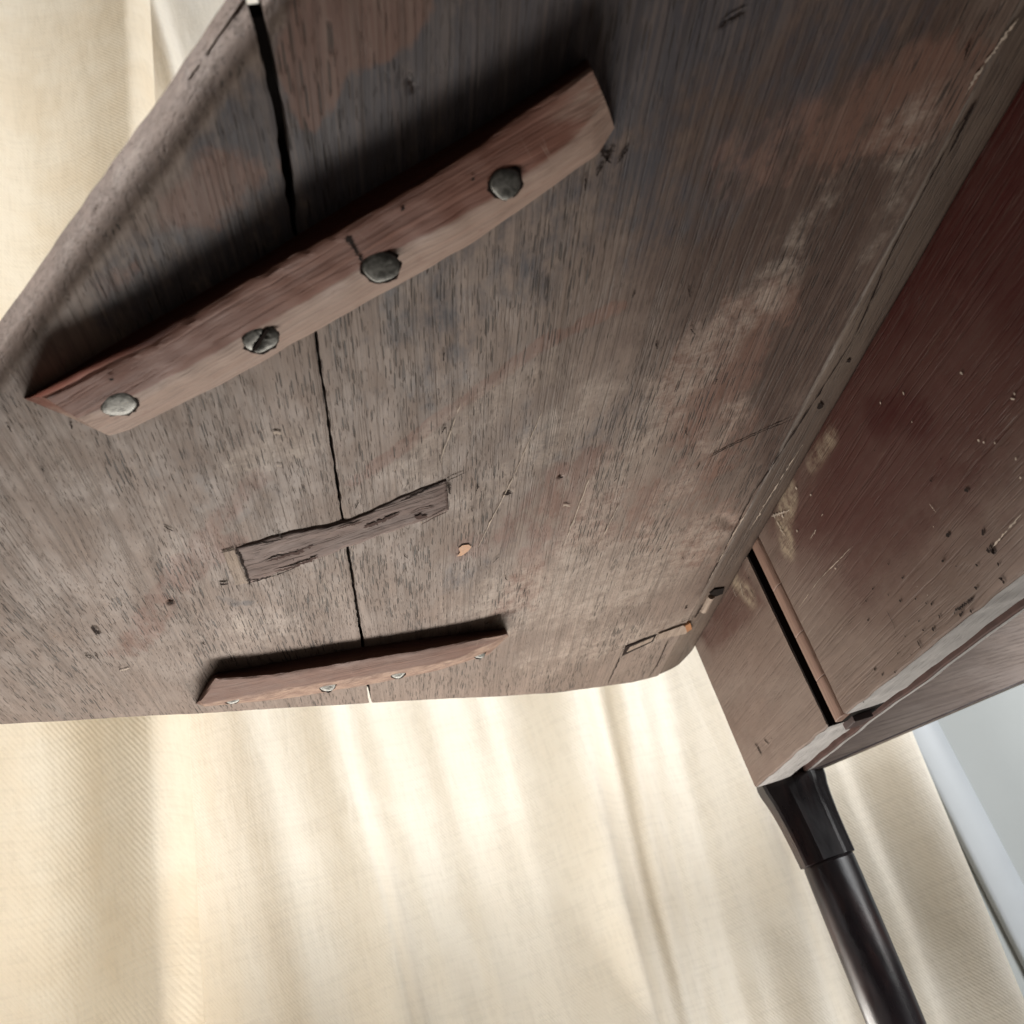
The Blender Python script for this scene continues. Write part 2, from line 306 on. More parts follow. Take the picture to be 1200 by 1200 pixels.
def stains_and_sheen(x, y):
    R_ = np.zeros(x.shape); G_ = np.zeros(x.shape); B_ = np.zeros(x.shape)
    red_polys = [([(0.0374, 0.2238), (0.0938, 0.2312), (0.0954, 0.2486), (0.0824, 0.2658), (0.0603, 0.2711), (0.0525, 0.2818), (0.0466, 0.2954), (0.0396, 0.2941), (0.0358, 0.2689)], .012, 1.0),
                 ([(0.0034, 0.2978), (0.0295, 0.3121), (0.0108, 0.3271), (-0.0042, 0.3386), (-0.0257, 0.3360), (-0.0375, 0.3257), (-0.0195, 0.3086)], .02, .75),
                 ([(-0.0642, 0.3579), (-0.0430, 0.3472), (-0.0291, 0.3508), (-0.0617, 0.3757)], .02, .5)]
    for p, s, k in red_polys: R_ = np.maximum(R_, k * poly_mask(x, y, p, s))
    for p, w, s, k in [([(0.0423, 0.5773), (0.1026, 0.5249), (0.1645, 0.4711), (0.2045, 0.4525)], .003, .007, .70), ([(-0.0456, 0.6220), (-0.0732, 0.6326), (-0.0990, 0.6723), (-0.1422, 0.7385)], .010, .014, .55),
                       ([(-0.0661, 0.6114), (-0.0169, 0.5462)], .005, .01, .45), ([(0.1908, 0.6363), (0.1917, 0.7447), (0.1707, 0.8705)], .012, .02, .50), ([(0.3182, 0.6659), (0.2851, 0.5355), (0.3027, 0.4890)], .020, .035, .5),
                       ([(0.3189, 0.3475), (0.3522, 0.3327), (0.3865, 0.3311)], .018, .03, .65), ([(0.2234, 0.7025), (0.3058, 0.7415), (0.3704, 0.8372)], .03, .05, .4), ([(0.1318, 0.7137), (0.2192, 0.6248)], .012, .03, .35), ([(0.2623, 0.3525), (0.3020, 0.3551)], .02, .03, .3)]:
        R_ = np.maximum(R_, k * line_mask(x, y, p, w, s))
    for p, w, s, k in [([(0.0578, 0.2807), (0.1152, 0.2743), (0.1659, 0.2626), (0.1863, 0.2504)], .05, .05, .9), ([(0.0369, 0.3113), (0.1162, 0.2997)], .04, .05, .8), ([(-0.0362, 0.3655), (0.0136, 0.3455)], .02, .04, .75), ([(0.0926, 0.4005), (0.1798, 0.3569)], .03, .06, .5),  # dark bands, widest and strongest at the near end
                       ([(-0.0502, 0.5318), (-0.0364, 0.5687)], .02, .03, .30), ([(0.1590, 0.6991), (0.1943, 0.6378), (0.2258, 0.5833)], .02, .04, .35), ([(0.2122, 0.3372), (0.2531, 0.2924)], .05, .07, .55), ([(0.0813, 0.5010), (0.1227, 0.4736)], .02, .05, .35),
                       ([(0.1706, 0.5331), (0.1571, 0.6712), (0.1191, 0.7683)], .014, .03, .3), ([(-0.0651, 0.6925), (-0.0546, 0.7109), (-0.0448, 0.7137)], .002, .006, .45)]:
        G_ = np.maximum(G_, k * line_mask(x, y, p, w, s))
    for p, w, s, k in [([(-0.0189, 0.5258), (0.0077, 0.5179)], .010, .02, .8), ([(0.1850, 0.8413), (0.2733, 0.8745), (0.3159, 0.8258)], .04, .07, .8), ([(0.1292, 0.6453), (0.1758, 0.5849), (0.2000, 0.5342)], .008, .03, .75), ([(0.2361, 0.9997), (0.3603, 1.0354)], .02, .05, .7), ([(0.1647, 0.9070), (0.2312, 0.7062), (0.2673, 0.5388), (0.3051, 0.4583)], .012, .03, .6), ([(0.2237, 1.0662), (0.2865, 0.7621), (0.3213, 0.5978)], .006, .025, .6), ([(0.0736, 0.5855), (0.1243, 0.5165), (0.1670, 0.4963)], .008, .03, .5), ([(0.2976, 0.4346), (0.3312, 0.3781), (0.3603, 0.3394)], .006, .03, .4),  # the long pale diagonals are sheen painted into the colour
                       ([(0.3671, 0.4675), (0.3685, 0.3255)], .004, .02, .4), ([(0.2577, 0.7789), (0.2710, 0.9768)], .006, .02, .5), ([(-0.0799, 0.7815), (0.0204, 0.7434)], .02, .05, .35), ([(0.2582, 0.6177), (0.2406, 0.7700)], .005, .03, .5), ([(-0.1232, 0.5001), (-0.0764, 0.5827)], .03, .06, .25)]:
        B_ = np.maximum(B_, k * line_mask(x, y, p, w, s))
    V_ = np.maximum(1.0 * poly_mask(x, y, [(0.1688, 0.2340), (0.3700, 0.2591), (0.4135, 0.3331), (0.4159, 0.5891), (0.4091, 0.7904), (0.2745, 0.5705), (0.1871, 0.4063)], .14), .55 * poly_mask(x, y, [(0.2138, 0.2396), (0.3947, 0.2622), (0.4321, 0.3210), (0.3895, 0.5232), (0.2869, 0.3688)], .08))  # dark brown tone over the near area beside the apron
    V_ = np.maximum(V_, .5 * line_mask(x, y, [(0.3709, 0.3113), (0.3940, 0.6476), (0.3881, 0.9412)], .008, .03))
    return np.stack([R_, G_, B_, V_], -1)

def leaf_board(xa, xb, nx, ny, left_is_joint, right_is_joint):
    s = np.linspace(0, 1, ny); c = .5 - .5 * np.cos(np.pi * s); t = .55 * s + .45 * c
    u = np.linspace(0, 1, nx)
    # a row of x per column; columns shear to follow the joint
    Xc = xa + (xb - xa) * u
    yn, yf = y_near(Xc), y_far(Xc)
    Y = yn[:, None] + (yf - yn)[:, None] * t[None, :]
    X = Xc[:, None] + 0 * Y
    jx = joint(Y)
    if right_is_joint: X = xa + (jx - gapw(Y) - .0006 * vnoise(Y * 140, Y * 0 + .3, 5) - xa) * u[:, None]
    if left_is_joint: X = (jx + gapw(Y) + .0006 * vnoise(Y * 120, Y * 0 + .7, 6)) * (1 - u[:, None]) + xb * u[:, None]
    dn = np.where(Y < y_near(X), 0, seg_dist(X, Y, near)); df = np.where(Y > y_far(X), 0, seg_dist(X, Y, far))
    Z = np.full(X.shape, ZB)
    rn = .011; q = np.clip(1 - dn / rn, 0, 1); Z += rn * (1 - np.sqrt(np.clip(1 - q * q, 0, 1)))
    rf = .003; q = np.clip(1 - df / rf, 0, 1); Z += rf * (1 - np.sqrt(np.clip(1 - q * q, 0, 1)))
    Z += .0006 * vnoise(X * 18, Y * 5, 8) + .00018 * vnoise(X * 130, Y * 30, 9)
    # worn arris at joint
    dj = np.abs(X - joint(Y)); Z += .0010 * np.clip(1 - dj / .004, 0, 1) ** 2 if (left_is_joint or right_is_joint) else 0
    # nicks on near edge
    for pts, w, d in GOUGES: Z += d * np.exp(-(seg_dist(X, Y, pts) / w) ** 2)
    st = stains_and_sheen(X, Y)
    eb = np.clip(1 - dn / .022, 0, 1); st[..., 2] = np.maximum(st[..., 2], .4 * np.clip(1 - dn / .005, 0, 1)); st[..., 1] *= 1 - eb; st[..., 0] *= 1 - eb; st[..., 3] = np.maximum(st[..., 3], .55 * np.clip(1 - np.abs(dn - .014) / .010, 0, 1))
    bot = np.stack([X, Y, Z], -1).reshape(-1, 3); top = np.stack([X, Y, np.full(X.shape, ZT)], -1)
    N0 = len(bot); fb = grid_faces(nx, ny)[:, ::-1]
    # rim ring of top vertices
    ring = [(i, 0) for i in range(nx)] + [(nx - 1, j) for j in range(1, ny)] + [(i, ny - 1) for i in range(nx - 2, -1, -1)] + [(0, j) for j in range(ny - 2, 0, -1)]
    ri = np.array([a * ny + b for a, b in ring]); tv = top.reshape(-1, 3)[ri].copy()
    k = len(ring); a = np.arange(k); b_ = (a + 1) % k
    side = np.c_[ri[a], ri[b_], N0 + b_, N0 + a]
    idx = {r: N0 + i for i, r in enumerate(ring)}
    cap = np.array([[idx[(i, 0)], idx[(i + 1, 0)], idx[(i + 1, ny - 1)], idx[(i, ny - 1)]] for i in range(nx - 1)])
    V = np.r_[bot, tv]; F = np.r_[fb, side, cap]; stv = np.r_[st.reshape(-1, 4), np.zeros((k, 4))]
    return V, F, stv
GOUGES = [([(0.0856, 0.2782), (0.0873, 0.2838)], .0012, .0015), ([(0.2249, 0.2745), (0.2339, 0.2702)], .0010, .001), ([(0.1510, 0.6393), (0.1523, 0.6399)], .0018, .004), ([(0.1913, 0.6341), (0.1921, 0.6357)], .0014, .003),
          ([(-0.0981, 0.6786), (-0.0981, 0.6815)], .0018, .004), ([(-0.1536, 0.6904), (-0.1536, 0.7012)], .0014, .003), ([(0.3937, 0.9445), (0.3974, 0.9363)], .008, .0025), ([(0.3580, 0.7738), (0.3774, 0.7990)], .006, .002)]
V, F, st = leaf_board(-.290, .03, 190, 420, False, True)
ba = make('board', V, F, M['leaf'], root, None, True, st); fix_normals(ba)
ba['label'] = 'narrow outer oak board of the leaf'
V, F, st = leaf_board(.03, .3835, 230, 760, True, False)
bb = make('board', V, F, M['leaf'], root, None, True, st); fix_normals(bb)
bb['label'] = 'wide oak board of the leaf next to the apron'
for o in (ba, bb):
    a = o.modifiers.new('es', 'EDGE_SPLIT'); a.split_angle = math.radians(40)
v, f = box(.022, .042, .250, .985, .361, .369, 0); make('joint_spline', v, f, M['dark'], root)
# hinged middle of the top
ny = 420; yy = np.linspace(-.16, 1.135, ny)
prof = [(.3847, .0025), (.3855, .0012), (.3872, .0003), (.390, 0), (.398, -.0004), (.406, -.0006), (.413, -.0002), (.4165, .0015), (.4178, .006)]
vv = []
for (x, dz) in prof:
    yy = np.linspace(-.16, float(y_far(x)) - .0008 - max(0, x - .41) * 1.2, ny)
    vv.append(np.c_[np.full(ny, x) + .0005 * vnoise(yy * 40, yy * 0 + x * 90, 3), yy, .350 + dz + .0004 * vnoise(yy * 25, yy * 0 + x * 200, 4)])
V = np.concatenate(vv); o = make('top_edge_strip', V, grid_faces(len(prof), ny), M['top'], root, None, True); fix_normals(o)
v, f = box(.386, .93, -.16, 1.128, .3585, .372, .001); make('fixed_top', v, f, M['top'], root)

# ------------------------------------------------------------------ battens
def chain(pts, n):
    pts = np.array(pts); d = np.r_[0, np.cumsum(np.hypot(*(np.diff(pts[:, :2], axis=0).T)))]; s = np.linspace(0, d[-1], n)
    return np.stack([np.interp(s, d, pts[:, i]) for i in range(pts.shape[1])], -1)
def batten(name, up_b, up_f, lo_f, lo_b, zf, zl, mat, n=90, seed=3, label=None):
    """lofted bar: lower face between up_f and lo_f, chamfer down to lo_b, side up_b to up_f"""
    z0 = .3505
    A = chain([(*p, z0) for p in up_b], n); Bc = chain([(*p, zf) for p in up_f], n); D = chain([(*p, zf) for p in lo_f], n); E_ = chain([(*p, zl) for p in lo_b], n)
    sx = np.linspace(0, 1, n)
    Bc[:, 2] += .0010 * vnoise(sx * 9, sx * 0, seed) + .0004 * vnoise(sx * 40, sx * 0, seed + 1); D[:, 2] += .0010 * vnoise(sx * 7, sx * 0 + 3, seed) + .0005 * vnoise(sx * 30, sx * 0, seed + 4)
    Bc[:, 1] += .0007 * vnoise(sx * 45, sx * 0 + 1, seed); D[:, 1] += .0010 * vnoise(sx * 16, sx * 0 + 2, seed); E_[:, 1] += .0004 * vnoise(sx * 30, sx * 0 + 5, seed)
    rows = []
    def between(P, Q, k, bulge=0):
        for i in range(k):
            t = i / k; r = P * (1 - t) + Q * t; r = r.copy(); r[:, 2] += -bulge * 4 * t * (1 - t); rows.append(r)
    between(A, Bc, 4); between(Bc, D, 10, .0004); between(D, E_, 6, .0006); rows.append(E_); Eb = E_.copy(); Eb[:, 2] = z0; rows.append(Eb)
    G = np.stack(rows); m = len(rows)
    # soften the two long arrises a little
    G2 = G.copy(); G2[3:-2] = G[3:-2] * .5 + (G[2:-3] + G[4:-1]) * .25; G = G2
    G[1:-1, :, 2] += .0003 * vnoise(np.arange(m - 2)[:, None] * .6 + 0 * sx[None], sx[None] * 25 + 0 * np.arange(m - 2)[:, None], seed + 9)
    F = [tuple(q) for q in grid_faces(m, n)]
    F.append(tuple(i * n for i in range(m))); F.append(tuple(i * n + n - 1 for i in range(m)))
    c = G.reshape(-1, 3).mean(0); ang = math.atan2(up_f[-1][1] - up_f[0][1], up_f[-1][0] - up_f[0][0])
    fr = Matrix.Translation(c) @ Matrix.Rotation(ang, 4, 'Z')
    wr = np.zeros((m, n, 3)); wr[14:21, :, 2] = 1.6; wr[13, :, 2] = .7; wr[:4, :, 0] = .7
    wr[4:14, :, 2] = np.maximum(wr[4:14, :, 2], .45 * np.clip((sx - .86) / .14, 0, 1)[None]); wr[4:12, :, 2] = np.maximum(wr[4:12, :, 2], .4 * np.clip((.06 - sx) / .06, 0, 1)[None])
    o = make(name, G.reshape(-1, 3), F, mat, root, fr, True, wr.reshape(-1, 3)); fix_normals(o)
    a = o.modifiers.new('es', 'EDGE_SPLIT'); a.split_angle = math.radians(28)
    if label: o['label'] = label
    return o
ZF = .3345
b1 = batten('batten', [(-0.1141, 0.4293), (-0.0559, 0.3984), (0.0107, 0.3644), (0.0611, 0.3369), (0.1127, 0.3117), (0.1642, 0.2823)],
            [(-0.1006, 0.4105), (-0.0525, 0.3923), (-0.0169, 0.3724), (0.0214, 0.3501), (0.0655, 0.3305), (0.1117, 0.3050), (0.1590, 0.2741)],
            [(-0.0899, 0.4345), (-0.0589, 0.4268), (-0.0156, 0.4081), (0.0227, 0.3876), (0.0593, 0.3702), (0.1213, 0.3403), (0.1597, 0.3137), (0.1698, 0.2950)],
            [(-0.0845, 0.4718), (-0.0743, 0.4701), (-0.0202, 0.4475), (0.0469, 0.4129), (0.1187, 0.3761), (0.1761, 0.3345), (0.1825, 0.3204)], ZF, .3488, M['batten'], 110, 3,
            'long reddish batten held by four screws')
ZF2 = .335
b2 = batten('batten', [(-0.1214, 0.8846), (-0.0953, 0.8279), (-0.0069, 0.8477), (0.0344, 0.8564), (0.1052, 0.8780), (0.1660, 0.9016)],
            [(-0.1117, 0.8417), (-0.0916, 0.8018), (-0.0579, 0.8213), (-0.0091, 0.8372), (0.0290, 0.8466), (0.0969, 0.8636), (0.1613, 0.8746)],
            [(-0.1104, 0.8494), (-0.0854, 0.8588), (-0.0268, 0.8768), (0.0571, 0.8988), (0.1179, 0.9078), (0.1624, 0.8794)],
            [(-0.1135, 0.8816), (-0.0426, 0.9165), (0.0408, 0.9397), (0.1000, 0.9492), (0.1487, 0.9452), (0.1683, 0.9084)], ZF2, .345, M['batten2'], 90, 13,
            'shorter rough cleat near the far edge of the leaf')

def screw(parent, pos, r, tilt, slot, ang, seed, h=.0017, clipped=0):
    """domed old screw or nail head with a worn outline"""
    n, k = 28, 7; rg = np.random.default_rng(seed); aa = 2 * math.pi * np.arange(n) / n; wob = 1 + .07 * np.sin(2 * aa + rg.uniform(0, 6)) + .045 * np.sin(3 * aa + rg.uniform(0, 6)) + .025 * np.sin(5 * aa + rg.uniform(0, 6))
    vs = []; ca, sa = math.cos(ang), math.sin(ang)
    rings = [(1.0, 0.0), (1.02, -.35 * h), (.98, -.70 * h), (.90, -.92 * h), (.55, -1.0 * h), (.28, -1.03 * h)]
    for (rr, dz) in rings:
        for i in range(n):
            a = 2 * math.pi * i / n; vs.append((r * rr * wob[i] * math.cos(a), r * rr * wob[i] * math.sin(a), dz + .00005 * rg.standard_normal()))
    vs.append((0, 0, -1.04 * h))
    F = [(a * n + i, a * n + (i + 1) % n, (a + 1) * n + (i + 1) % n, (a + 1) * n + i) for a in range(len(rings) - 1) for i in range(n)]
    q = (len(rings) - 1) * n; F += [(q + i, q + (i + 1) % n, len(vs) - 1) for i in range(n)]
    if slot:
        for i, v in enumerate(vs):
            x, y, z = v; u = x * ca + y * sa; w = -x * sa + y * ca
            if abs(w) < .0016 and z < -.3 * h: vs[i] = (x, y, z + .0012)
    T = Matrix.Translation(pos) @ Matrix.Rotation(tilt[0], 4, 'X') @ Matrix.Rotation(tilt[1], 4, 'Y')
    V = [tuple(T @ Vector(v)) for v in vs]
    o = make('screw', V, F, M['iron'], parent, T, True); fix_normals(o)
    if slot:
        g = [(-r * .85, -.0009, -1.08 * h), (r * .85, -.0009, -1.08 * h), (r * .85, .0009, -1.08 * h), (-r * .85, .0009, -1.08 * h)]
        g = [Vector((x * ca - y * sa, x * sa + y * ca, z)) for x, y, z in g]; up = [p + Vector((0, 0, .0016)) for p in g]
        V2 = [tuple(T @ p) for p in g + up]
        make('slot_line', V2, [(0, 1, 2, 3), (4, 5, 6, 7), (0, 1, 5, 4), (1, 2, 6, 5), (2, 3, 7, 6), (3, 0, 4, 7)], M['crack'], parent, T)
    # dark countersink round the head
    m2 = 28; R2 = r * 1.13; V3 = [tuple(T @ Vector((R2 * (1 + .07 * rg.standard_normal()) * math.cos(2 * math.pi * i / m2), R2 * (1 + .07 * rg.standard_normal()) * math.sin(2 * math.pi * i / m2), -.0006))) for i in range(m2)]
    make('screw_hole', V3, [tuple(range(m2))], M['crack'], parent, T)
    return o
for k, (p, r, t, s, a) in enumerate([((-0.0698, 0.4272, 0.3345), .0085, (-.10, .05), 0, .2), ((0.0045, 0.3999, 0.3345), .0082, (-.22, .0), 1, -.9), ((0.0660, 0.3645, 0.3335), .0085, (-.30, .06), 0, .1), ((0.1251, 0.3269, 0.3335), .0074, (-.25, .0), 0, .4)]):
    screw(b1, p, r, t, s, a, k + 1)
for k, (p, r) in enumerate([((-0.0873, 0.8597, 0.3375), .0062), ((-0.0068, 0.8901, 0.3375), .0070), ((0.0583, 0.9061, 0.3375), .0066), ((0.1386, 0.9227, 0.3405), .0055)]):
    screw(b2, p, r, (-.45, 0), 0, 0, k + 31, .0012)

# ------------------------------------------------------------------ let-in patch across the joint
def plate(name, outline, zlow, mat, amp=.0005, seed=1, label=None, parent=root, waist=0.):
    """four-corner plate a little proud of the board"""
    a, b, c, d = [np.array(p) for p in outline]; nu, nv = 60, 14; V = []
    for i in range(nu):
        for j in range(nv):
            s, t = i / (nu - 1), j / (nv - 1); wst = waist * math.exp(-((s - .52) / .22) ** 2); t = t * (1 - 1.1 * wst) + wst; p = (a * (1 - s) + b * s) * (1 - t) + (d * (1 - s) + c * s) * t; p = p + np.array([0, .0008 * math.sin(s * 37) * (t > .5) + .0005 * math.sin(s * 61 + 1)])
            e = min(s * 6, (1 - s) * 6, t * 2.5, (1 - t) * 2.5, 1); e = .3 + .7 * min(1, e * 2.2)
            V.append((p[0], p[1], .3502 - (.3502 - zlow) * e))
    V = np.array(V); si = np.repeat(np.arange(nu), nv) / nu; ti = np.tile(np.arange(nv), nu) / nv
    inner = np.clip(np.minimum(ti, 1 - ti) * 6, 0, 1)
    V[:, 2] += inner * amp * (vnoise(si * 14, ti * 7, seed) + .6 * vnoise(si * 30, ti * 14, seed + 1))
    rim = [(i, 0) for i in range(nu)] + [(nu - 1, j) for j in range(1, nv)] + [(i, nv - 1) for i in range(nu - 2, -1, -1)] + [(0, j) for j in range(nv - 2, 0, -1)]
    N0 = len(V); rv = np.array([[V[i * nv + j][0], V[i * nv + j][1], .353] for i, j in rim]); k = len(rim)
    F = [tuple(q) for q in grid_faces(nu, nv)] + [(rim[i][0] * nv + rim[i][1], rim[(i + 1) % k][0] * nv + rim[(i + 1) % k][1], N0 + (i + 1) % k, N0 + i) for i in range(k)]
    V = np.r_[V, rv]; m = V.mean(0); ang = math.atan2(b[1] - a[1], b[0] - a[0])
    o = make(name, V, F, mat, parent, Matrix.Translation(m) @ Matrix.Rotation(ang, 4, 'Z'), True); fix_normals(o)
    if label: o['label'] = label
    return o
pt = plate('patch', [(-0.0428, 0.6259), (0.1050, 0.6013), (0.1073, 0.6451), (-0.0417, 0.6814)], .3486, M['patch'], .0007, 4, 'let-in strip of weathered wood bridging the joint', waist=.22)
plate('patch_block', [(-0.0518, 0.6250), (-0.0438, 0.6254), (-0.0428, 0.6807), (-0.0519, 0.6798)], .3496, M['endgrain'], .0003, 6, None)
0 and screw(pt, (0.0836, 0.6368, 0.3488), .0052, (0, 0), 0, 0, 77, .0006)

# ------------------------------------------------------------------ cracks, holes and scratches: thin slivers following the surface
def ribbon(pts, w0, w1, z, rg, jag=.35):
    P = chain([(*p, 0) for p in pts], max(4, int(12 * len(pts)))); n = len(P); V = []; F = []
    T = np.gradient(P[:, :2], axis=0); T /= np.linalg.norm(T, axis=1)[:, None] + 1e-9; Nn = np.c_[-T[:, 1], T[:, 0]]
    for i in range(n):
        s = i / (n - 1); w = (w0 * (1 - s) + w1 * s) * .5 * (1 + jag * rg.standard_normal()) * min(1, 6 * s + .15, 6 * (1 - s) + .15)
        j = w * .5 * rg.standard_normal()
        V.append((*(P[i, :2] + Nn[i] * (w + j)), z)); V.append((*(P[i, :2] - Nn[i] * (w - j)), z))
        if i: a = 2 * i; F.append((a - 2, a - 1, a + 1, a))
    return V, F
def blob(p, rx, ry, ang, z, rg, n=9):
    V = []
    for i in range(n):
        a = 2 * math.pi * i / n; r = 1 + .25 * rg.standard_normal(); x, y = rx * r * math.cos(a), ry * r * math.sin(a)
        V.append((p[0] + x * math.cos(ang) - y * math.sin(ang), p[1] + x * math.sin(ang) + y * math.cos(ang), z))
    return V, [tuple(range(n))]
def join(parts):
    V, F = [], []
    for v, f in parts:
        o = len(V); V += list(v); F += [tuple(i + o for i in q) for q in f]
    return V, F
rg = np.random.default_rng(3); zc = .3489
parts = [ribbon([(0.0515, 0.3422), (0.0532, 0.3463), (0.0541, 0.3492)], .0034, .0016, .3334, rg), ribbon([(0.0534, 0.3480), (0.0558, 0.3540), (0.0578, 0.3606)], .0016, .0011, .3334, rg), blob((0.0777, 0.3319), .0010, .001, 0, .3334, rg), blob((0.1098, 0.3216), .0010, .001, 0, .3334, rg), blob((-0.0681, 0.4069), .0012, .0008, 0, .3332, rg), ribbon([(0.3152, 0.6597), (0.3288, 0.6506), (0.3575, 0.6371), (0.3805, 0.6297)], .0012, .0016, zc, rg), ribbon([(0.0856, 0.2782), (0.0866, 0.2804), (0.0872, 0.2850)], .0020, .0008, zc, rg),
         ribbon([(0.2233, 0.2759), (0.2272, 0.2724), (0.2345, 0.2695)], .0012, .0018, zc, rg), blob((0.1517, 0.6396), .0024, .0018, .3, zc, rg), blob((0.1919, 0.6344), .0016, .0012, .3, zc, rg), blob((-0.0984, 0.6799), .0025, .0015, .8, zc, rg),
         ribbon([(-0.1538, 0.6871), (-0.1531, 0.7015)], .0022, .0012, zc, rg), ribbon([(-0.0530, 0.6256), (-0.0433, 0.6256)], .0008, .0012, zc, rg, .15), ribbon([(-0.0431, 0.6245), (-0.0060, 0.6286), (0.0299, 0.6266)], .0010, .0018, zc, rg, .2), ribbon([(-0.0424, 0.6236), (-0.0415, 0.6498), (-0.0419, 0.6827)], .0016, .0016, zc, rg), ribbon([(-0.0432, 0.6791), (-0.0213, 0.6773), (-0.0052, 0.6722)], .0022, .0008, zc, rg),
         ribbon([(0.1062, 0.6064), (0.1076, 0.6210)], .0020, .0010, zc, rg), ribbon([(0.0299, 0.6266), (0.0635, 0.6185), (0.0910, 0.6065), (0.1050, 0.6013)], .0020, .0015, zc, rg, .2), ribbon([(0.1050, 0.6013), (0.1182, 0.5959)], .0012, .0006, zc, rg), ribbon([(0.1758, 0.3299), (0.1842, 0.3418)], .002, .001, zc, rg),
         ribbon([(0.1836, 0.3325), (0.1810, 0.3412)], .0022, .0012, zc, rg), ribbon([(0.1917, 0.3341), (0.1874, 0.3425)], .0018, .0010, zc, rg), ribbon([(0.1798, 0.3420), (0.1777, 0.3484)], .0018, .0008, zc, rg), blob((-0.0589, 0.6715), .003, .0018, .6, zc, rg)]
gparts = [blob((0.0851, 0.6408), .0045, .0028, .2, .3478, rg, 12), ribbon([(-0.0268, 0.6511), (-0.0055, 0.6492), (0.0077, 0.6444)], .0025, .0055, .3478, rg, .1), ribbon([(-0.0233, 0.6692), (-0.0079, 0.6694), (0.0096, 0.6624)], .002, .0042, .3478, rg, .1), ribbon([(0.0443, 0.6361), (0.0599, 0.6325), (0.0711, 0.6280)], .0046, .003, .3478, rg, .1), ribbon([(0.0856, 0.6524), (0.0971, 0.6453), (0.1060, 0.6420)], .0010, .0018, .3478, rg, .1), ribbon([(0.0255, 0.6293), (0.0358, 0.6282), (0.0443, 0.6274)], .0014, .003, .3478, rg, .12), ribbon([(0.0771, 0.6333), (0.0859, 0.6301), (0.0958, 0.6311)], .0008, .0014, .3478, rg, .1)]
V, F = join(gparts); o = make('gouges', V, F, M['gouge'], pt); o['kind'] = 'stuff'
for k in range(70):     # stray dark specks scattered over the leaf
    x, y = rg.uniform(-.22, .37), rg.uniform(.3, 1.08)
    if y > y_far(x) - .02 or y < y_near(x) + .03: continue
    parts.append(ribbon([(x, y), (x + rg.normal(0, .002), y + rg.uniform(.003, .010))], rg.uniform(.0006, .0014), .0005, zc, rg))
V, F = join(parts); o = make('surface_cracks', V, F, M['crack'], root); o['kind'] = 'stuff'
parts = []
for p, w in [([(0.3873, 0.2952), (0.3819, 0.3178), (0.3798, 0.3376)], .002), ([(0.4038, 0.6758), (0.4001, 0.7484), (0.3983, 0.8174)], .0014), ([(0.3840, 0.7633), (0.3807, 0.8425), (0.3821, 0.9175)], .0014), ([(0.1318, 0.7137), (0.1536, 0.6202), (0.1706, 0.5331)], .0008), ([(0.1000, 0.5752), (0.1133, 0.5125)], .0007), ([(0.2157, 0.6471), (0.2076, 0.7529)], .0012),
             ([(-0.0002, 0.5012), (0.0043, 0.5048)], .0022), ([(-0.0029, 0.5363), (-0.0001, 0.5385)], .0016), ([(-0.1572, 0.7722), (-0.1495, 0.7723)], .0018), ([(0.1989, 0.6776), (0.2052, 0.6832)], .0022), ([(0.2406, 0.7700), (0.2486, 0.7006)], .0008)]:
    parts.append(ribbon(p, w, w * .6, .3490, rg, .5))
V, F = join(parts); o = make('pale_scratches', V, F, M['scratch'], root); o['kind'] = 'stuff'
cp = [(0.1145, 0.7208), (0.1172, 0.7148), (0.1156, 0.7082), (0.1183, 0.7039), (0.1239, 0.7053), (0.1261, 0.7108), (0.1235, 0.7167), (0.1187, 0.7215)]
V = [(*p, .3491) for p in cp] + [(*p, .3486) for p in [(q[0] * .8 + .2 * cp[3][0], q[1] * .8 + .2 * cp[6][1]) for q in cp]]
make('chip', V, [tuple(range(8))] , M['chip'], root)

